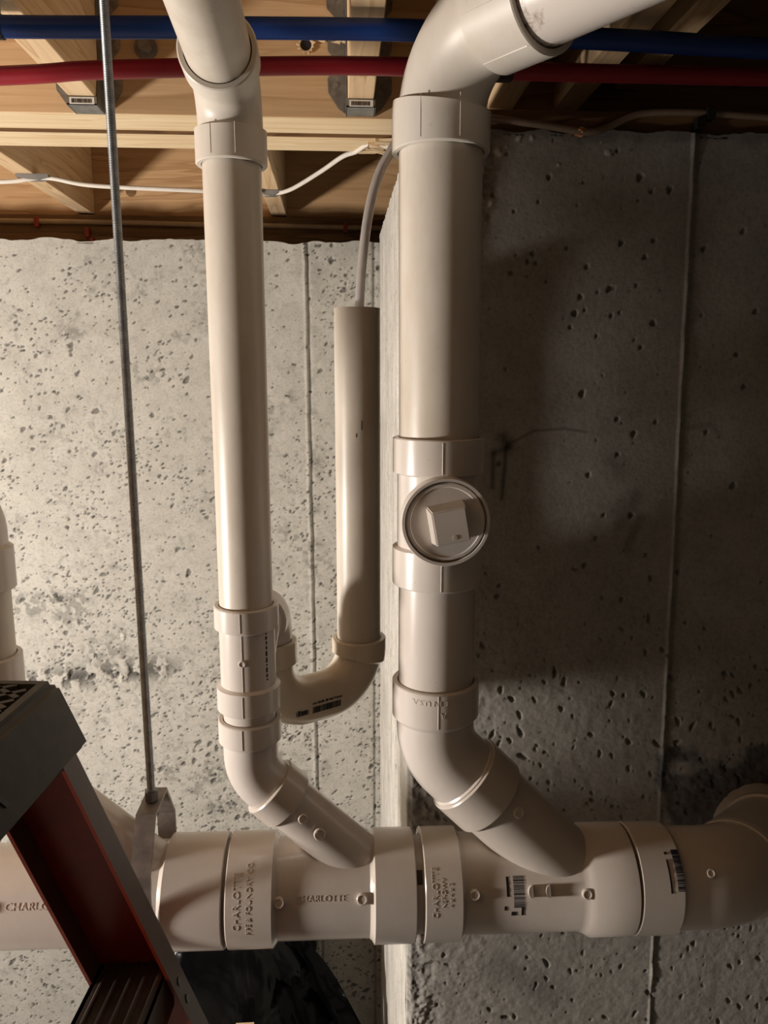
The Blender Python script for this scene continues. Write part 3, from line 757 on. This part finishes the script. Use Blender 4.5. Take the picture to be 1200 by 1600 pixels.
# ------------------------------------------------------------------ threaded rod and clevis
hg = thing('pipe_hanger', 'threaded steel rod with clevis yoke holding the main drain pipe at left', 'hanger')
HX = -.229
def rodmesh():
    bm = bmesh.new(); z0, z1 = -.512, .639; pitch = .0016; prof = []; n = int((z1-z0)/pitch)
    for k in range(n):
        prof += [(k*pitch, .0049), (k*pitch+pitch*.5, .0043)]
    prof.append((n*pitch, .0049)); return sweep(bm, [(HX, MY, z0), (HX-.002, MY, z1)], prof, 14, True, True)
part('threaded_rod', rodmesh(), ZINC, hg, sharp=60)
bm = bmesh.new(); cyl(bm, (HX, MY, -.5035), (0, 0, 1), .0085, .012, 6); part('nut', bm, ZINC, hg, smooth=False)
bm = bmesh.new(); cyl(bm, (HX, MY, -.514), (0, 0, -1), .0085, .009, 6); part('nut', bm, ZINC, hg, smooth=False)
bm = bmesh.new(); th = .0045; w = .0115; zt_ = -.5055
outer = [(MY-.030, zt_), (MY-.069, -.560), (MY-.072, -.70), (MY-.072+th, -.70), (MY-.069+th, -.561), (MY-.028, zt_-th), (MY+.028, zt_-th), (MY+.069-th, -.561), (MY+.072-th, -.70), (MY+.072, -.70), (MY+.069, -.560), (MY+.030, zt_)]
prism(bm, [(HX-w, y, z) for y, z in outer], (2*w, 0, 0)); part('yoke', bm, GALV_DARK, hg, smooth=False)
bm = bmesh.new(); zc = mz(HX); rin = .0605; pts = []
ring = [(MY+(rin+k)*math.cos(a), zc+(rin+k)*math.sin(a)) for k, seq in ((.003, range(0, 25)), (0, range(24, -1, -1))) for a in [math.pi+math.pi*i/24 for i in seq]]
prism(bm, [(HX-w, y, z) for y, z in ring], (2*w, 0, 0)); part('band', bm, GALV_DARK, hg, smooth=False)
for yb in (MY-.080, MY+.070):
    bm = bmesh.new(); cyl(bm, (HX, yb, -.690), (0, 1, 0), .0045, .010, 12); part('cross_bolt', bm, GALV_DARK, hg)

# ------------------------------------------------------------------ water lines, tube, cables
bl_ = tag(tube('water_line', spline([(-1.6, .925, .362), (-.8, .925, .362), (-.357, .925, .367), (-.154, .925, .371), (.083, .925, .374), (.307, .925, .370), (.492, .925, .365), (.9, .92, .355), (1.6, .9, .35)]), .0111, BLUE), 'blue plastic water line running under the joists', 'water line', 'plastic water lines')
rd = tag(tube('water_line', spline([(-1.6, .94, .27), (-.8, .95, .303), (-.371, .95, .327), (-.266, .95, .335), (-.052, .95, .344), (.086, .95, .346), (.242, .95, .344), (.509, .95, .344), (.9, .95, .342), (1.6, .95, .34)]), .0098, RED), 'red plastic water line running below the blue one', 'water line', 'plastic water lines')
bm = bmesh.new(); ringp = [(.95+.0125*math.cos(a), .3445+.0125*math.sin(a)) for a in [2*math.pi*i/16 for i in range(16)]]
prism(bm, [(.186, y, z) for y, z in ringp], (.016, 0, 0)); box(bm, .186, .202, .932, .940, .329, .338); box(bm, .184, .204, .955, .966, .345, .392)
part('clip', bm, BLACK_PL, rd, smooth=False)
for x in (-.361, ):
    bm = bmesh.new(); prism(bm, [(x-.006, .925+.0125*math.cos(a), .367+.0125*math.sin(a)) for a in [2*math.pi*i/16 for i in range(16)]], (.012, 0, 0)); box(bm, x-.004, x+.004, .921, .929, .378, .3925)
    part('clip', bm, BLACK_PL, bl_, smooth=False)
tag(tube('clear_tube', spline([(.027, 1.032, -.02), (.0285, 1.03, .05), (.030, 1.03, .10), (.034, 1.03, .15), (.042, 1.03, .205), (.055, 1.03, .250), (.073, 1.03, .281), (.098, 1.03, .32), (.125, 1.03, .40), (.135, 1.03, .52), (.137, 1.03, .64)]), .0062, CLEAR, seg=20), 'milky clear plastic tube dropping into the open standpipe', 'tube')
cb = tag(tube('white_cable', spline([(-1.5, 1.6, .37), (-.9, 1.62, .372), (-.66, 1.63, .370), (-.57, 1.64, .381), (-.48, 1.645, .369), (-.269, 1.65, .363), (-.19, 1.70, .372), (-.140, 1.745, .380), (-.095, 1.71, .381), (-.03, 1.60, .390), (.012, 1.50, .392), (.036, 1.43, .383), (.06, 1.38, .383), (.10, 1.37, .374)]), .0042, CABLE_W, seg=12), 'thin white cable taped to the joists behind the beam', 'cable')
for (x, y, z, l) in ((-.592, 1.640, .3835, .062), (-.1405, 1.745, .3833, .046)):
    bm = bmesh.new(); a = -.10
    pr = [(-l/2, .002), (-l/2, -.003), (-.010, -.0075), (.010, -.0075), (l/2, -.003), (l/2, .002)]
    prism(bm, [(x+px, y-.012, z+pz) for px, pz in pr], (0, .024, 0)); part('tape_strap', bm, TAPE, cb, smooth=False)
c2 = tag(tube('sill_cable', spline([(-2.2, 1.988, .366), (-.806, 1.988, .363), (-.5, 1.988, .3615), (-.327, 1.988, .359), (-.1, 1.988, .358), (.10, 1.988, .355), (.25, 1.988, .355)]), .0060, CABLE_T, seg=12), 'tan cable stapled along the sill plate above the left wall', 'cable')
for x, dz in ((-.717, 0), (-.600, -.022), (.023, 0), (-.59, -.045)):
    bm = bmesh.new(); zc = .3615+dz+(x+.8)*-.008; box(bm, x-.005, x+.005, 1.978, 1.9955, zc-.012, zc+.010, .001); part('staple', bm, RED_ST, c2, smooth=False)
c3 = tag(tube('dark_cable', spline([(.13, 1.072, .3475), (.20, 1.072, .332), (.27, 1.066, .322), (.332, 1.063, .3135), (.365, 1.07, .324), (.399, 1.072, .3385), (.44, 1.072, .3425), (.493, 1.072, .3425), (.571, 1.072, .339), (.8, 1.072, .33)]), .0045, CABLE_D, seg=12), 'brown cable looping along the sill plate above the right wall', 'cable')
for x, z in ((.497, .342), (.484, .330)):
    bm = bmesh.new(); box(bm, x-.006, x+.006, 1.064, 1.0795, z-.009, z+.006, .001); part('staple', bm, BLACK_PL, c3, smooth=False)
bm = bmesh.new(); bmesh.ops.create_icosphere(bm, subdivisions=3, radius=1)
for v in bm.verts:
    n = v.co.normalized(); f = 1+.25*math.sin(n.x*7+n.y*3)*math.sin(n.z*6+1)
    v.co = V((.322+n.x*.010*f, 1.066+n.y*.008*f, .3145+n.z*.0055*f))
tag(part('foam_blob', bm, FOAM, sharp=180), 'small blob of orange foam on the top edge of the right wall', 'foam')

# ------------------------------------------------------------------ stepladder
lad = thing('stepladder', 'orange fibreglass stepladder with dark grey plastic top cap at lower left', 'ladder')
# cap: long face turned to the right, receding from the camera
ud = V((-.09, -1, 0)).normalized(); vd = V((ud.y*-1, ud.x, 0)); vd = V((1, -.09, 0)).normalized()
O = V((-.252, .668, 0)); ztop, zbot = -.268, -.338; Lc = .42; zrec = ztop-.009
def cp(u, v, z): return O+ud*u+vd*v+V((0, 0, z))
bm = bmesh.new()
T_ = [cp(0, 0, ztop), cp(Lc, 0, ztop), cp(Lc, -.17, ztop), cp(0, -.17, ztop)]
B_ = [cp(-.014, .020, zbot), cp(Lc+.014, .020, zbot), cp(Lc+.014, -.19, zbot), cp(-.014, -.19, zbot)]
tv = [bm.verts.new(p) for p in T_]; bv = [bm.verts.new(p) for p in B_]
bm.faces.new(tv); bm.faces.new(list(reversed(bv)))
for i in range(4): bm.faces.new((tv[(i+1) % 4], tv[i], bv[i], bv[(i+1) % 4]))
bmesh.ops.recalc_face_normals(bm, faces=bm.faces)
bmesh.ops.bevel(bm, geom=list(bm.edges), offset=.007, segments=3, affect='EDGES')
bm.normal_update()
tf = max(bm.faces, key=lambda f: f.calc_area()*(f.normal.z > .9))
bmesh.ops.inset_region(bm, faces=[tf], thickness=.010)
ex = bmesh.ops.extrude_face_region(bm, geom=[tf])
for v in [g for g in ex['geom'] if isinstance(g, bmesh.types.BMVert)]: v.co.z = zrec
bmesh.ops.delete(bm, geom=[tf], context='FACES')
cap = part('top_cap', bm, CAP_GREY, lad, sharp=25)
bm = bmesh.new()
def rib(u0, v0, u1, v1, w=.0030):
    a, b = cp(u0, v0, zrec-.002), cp(u1, v1, zrec-.002); d = (b-a).normalized(); q = V((-d.y, d.x, 0))*w
    prism(bm, [a-q, a+q, b+q, b-q], (0, 0, .0105))
k = -.08
while k < Lc:
    for sg in (1, -1):
        pts = []
        for f in (0, 1):
            pts.append((k+.10*(f if sg > 0 else 1-f), -.018-.134*f))
        (u0, v0), (u1, v1) = pts
        for lim in (.014, Lc-.014):      # clip to the frame
            if (u0-lim)*(u1-lim) < 0:
                f = (lim-u0)/(u1-u0); pv = v0+(v1-v0)*f
                if (lim < .1) == (u0 < lim): u0, v0 = lim, pv
                else: u1, v1 = lim, pv
        if min(u0, u1) > .012 and max(u0, u1) < Lc-.012 and abs(v1-v0) > .01: rib(u0, v0, u1, v1, .0026)
    k += .021
part('tread_ribs', bm, CAP_GREY, cap, smooth=False)
# moulded letters on the long face
vs_, fs_ = text_data('ER', .048, .0008, 0)
fa, fb_ = cp(.150, .010, (ztop+zbot)/2), None
ux = -ud; nz = (V((.02, 0, .07))).normalized(); 
upv = (cp(0, 0, ztop)-cp(-.0, .020, zbot)).normalized(); nn = ux.cross(upv).normalized()
if nn.x < 0: nn = -nn
bm = bmesh.new(); bv = [bm.verts.new(fa+ux*x+upv*y+nn*(.0008+z)) for x, y, z in vs_]
for f in fs_:
    try: bm.faces.new([bv[i] for i in f])
    except ValueError: pass
part('moulded_letters', bm, BLACK_PL, cap, smooth=False)
SL = .30
def rail(y_face, side, front=True):
    """C-channel rail leaning forward (+X) for the front pair, backward for the rear pair; web at y_face, flanges towards the ladder's middle"""
    bm = bmesh.new(); z0, z1 = -.330, FLOOR+.012
    sgn = 1 if front else -1
    def P(z, dx, dy):
        k = -.346-z
        if front: x = -.236+SL*k-.077+dx
        else: x = -.42-.26*k+dx
        return V((x-.09*(.66-y_face), y_face+side*(.13 if front else .04)*k+dy, z))
    w, fl, th = .077, -side*.030, .0035
    sec = [(0, 0), (w, 0), (w, fl), (w-th, fl), (w-th, -side*th), (th, -side*th), (th, fl), (0, fl)]
    a = [bm.verts.new(P(z0, dx, dy)) for dx, dy in sec]; b = [bm.verts.new(P(z1, dx, dy)) for dx, dy in sec]
    bm.faces.new(a); bm.faces.new(list(reversed(b)))
    for i in range(8): bm.faces.new((a[(i+1) % 8], a[i], b[i], b[(i+1) % 8]))
    o = part('front_rail' if front else 'rear_rail', bm, ORANGE, lad, smooth=False)
    o.data.materials.append(FLANGE_SHADE)
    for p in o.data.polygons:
        if p.normal.x > .8: p.material_index = 1  # right-facing flange faces carry painted shade as a darker brown
    bm = bmesh.new(); p = P(z1, w/2, fl/2); box(bm, p.x-.05, p.x+.05, p.y-.025, p.y+.025, FLOOR, FLOOR+.05, .006); part('foot', bm, BLACK_PL, o)
    return o, P
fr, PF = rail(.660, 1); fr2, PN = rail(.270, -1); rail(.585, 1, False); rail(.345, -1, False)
for z in (-.590, -.612):
    bm = bmesh.new(); p = PF(z, .0772, -.016); cyl(bm, p, (1, 0, .3), .0040, .0007, 14); part('rivet', bm, BLACK_PL, fr)
for i, zs in enumerate((-.575, -.855, -1.135, -1.415, -1.695)):
    k = -.346-zs; x0 = -.236+SL*k-.077; bm = bmesh.new()
    ya, yb_ = .660+.13*k-.004, .270-.13*k+.004
    for z0, z1, xa, xb in ((zs-.004, zs, x0+.004, x0+.073), (zs-.05, zs, x0+.070, x0+.0735), (zs-.03, zs, x0+.004, x0+.008)):
        prism(bm, [(xa-.09*0, ya, z0), (xb, ya, z0), (xb, ya, z1), (xa, ya, z1)], (-.035, yb_-ya, 0))
    for q in range(5):
        xr = x0+.012+q*.013; prism(bm, [(xr, ya, zs), (xr+.005, ya, zs), (xr+.0035, ya, zs+.002), (xr+.0015, ya, zs+.002)], (-.035, yb_-ya, 0))
    part('step', bm, STEP_M, lad, smooth=False)

# ------------------------------------------------------------------ black plastic bag and stake on the floor by the far wall
bag = thing('plastic_bag', 'crumpled black plastic bag standing below the main drain by the left wall', 'bag')
bm = bmesh.new(); rings = []; nseg = 64; rb_ = random.Random(2)
levels = [(FLOOR+.001, .17, .12), (-1.85, .20, .135), (-1.6, .19, .13), (-1.47, .195, .132), (-1.40, .20, .135), (-1.34, .19, .13), (-1.28, .16, .11), (-1.245, .09, .07), (-1.235, .01, .01)]
for i, (z, a, b) in enumerate(levels):
    ring = []
    for k in range(nseg):
        th = 2*math.pi*k/nseg; f = 1+.10*math.sin(5*th+z*9)*math.sin(3*th-z*14)+.05*math.sin(11*th+z*31)+rb_.uniform(-.015, .015)
        c, s = math.cos(th), math.sin(th); e = .7
        ring.append(bm.verts.new((-.285+a*f*math.copysign(abs(c)**e, c), 1.66+b*f*math.copysign(abs(s)**e, s), z)))
    rings.append(ring)
for A, B in zip(rings, rings[1:]):
    for k in range(nseg): bm.faces.new((A[k], A[(k+1) % nseg], B[(k+1) % nseg], B[k]))
bm.faces.new(rings[0]); bm.faces.new(rings[-1])
part('bag_body', bm, BAG, bag, sharp=80)
bm = bmesh.new()       # loose flap pulled down to the right
rows = []
for i in range(15):
    t_ = i/14; c = V((-.17, 1.60, -1.25)).lerp(V((.045, 1.52, -1.60)), t_); row = []
    for j in range(9):
        q = (j/8-.5)*(.10+.10*t_); wob = .010*math.sin(j*2.1+i*.7)+.008*math.sin(j*4.5-i*.5)
        row.append(bm.verts.new(c+V((q*.86, -.02*abs(j-4)*t_+wob, q*.5))))
    rows.append(row)
for A, B in zip(rows, rows[1:]):
    for j in range(8): bm.faces.new((A[j], A[j+1], B[j+1], B[j]))
bmesh.ops.solidify(bm, geom=list(bm.faces), thickness=.004)
part('bag_flap', bm, BAG, bag, sharp=80)
bm = bmesh.new(); prism(bm, [(-.245, 1.475, FLOOR), (-.205, 1.475, FLOOR), (-.205, 1.493, FLOOR), (-.245, 1.493, FLOOR)], (.005, .0, .535))
tag(part('wooden_stake', bm, WOOD_RAW, smooth=False), 'pale wooden stake end standing in front of the black bag', 'stake')
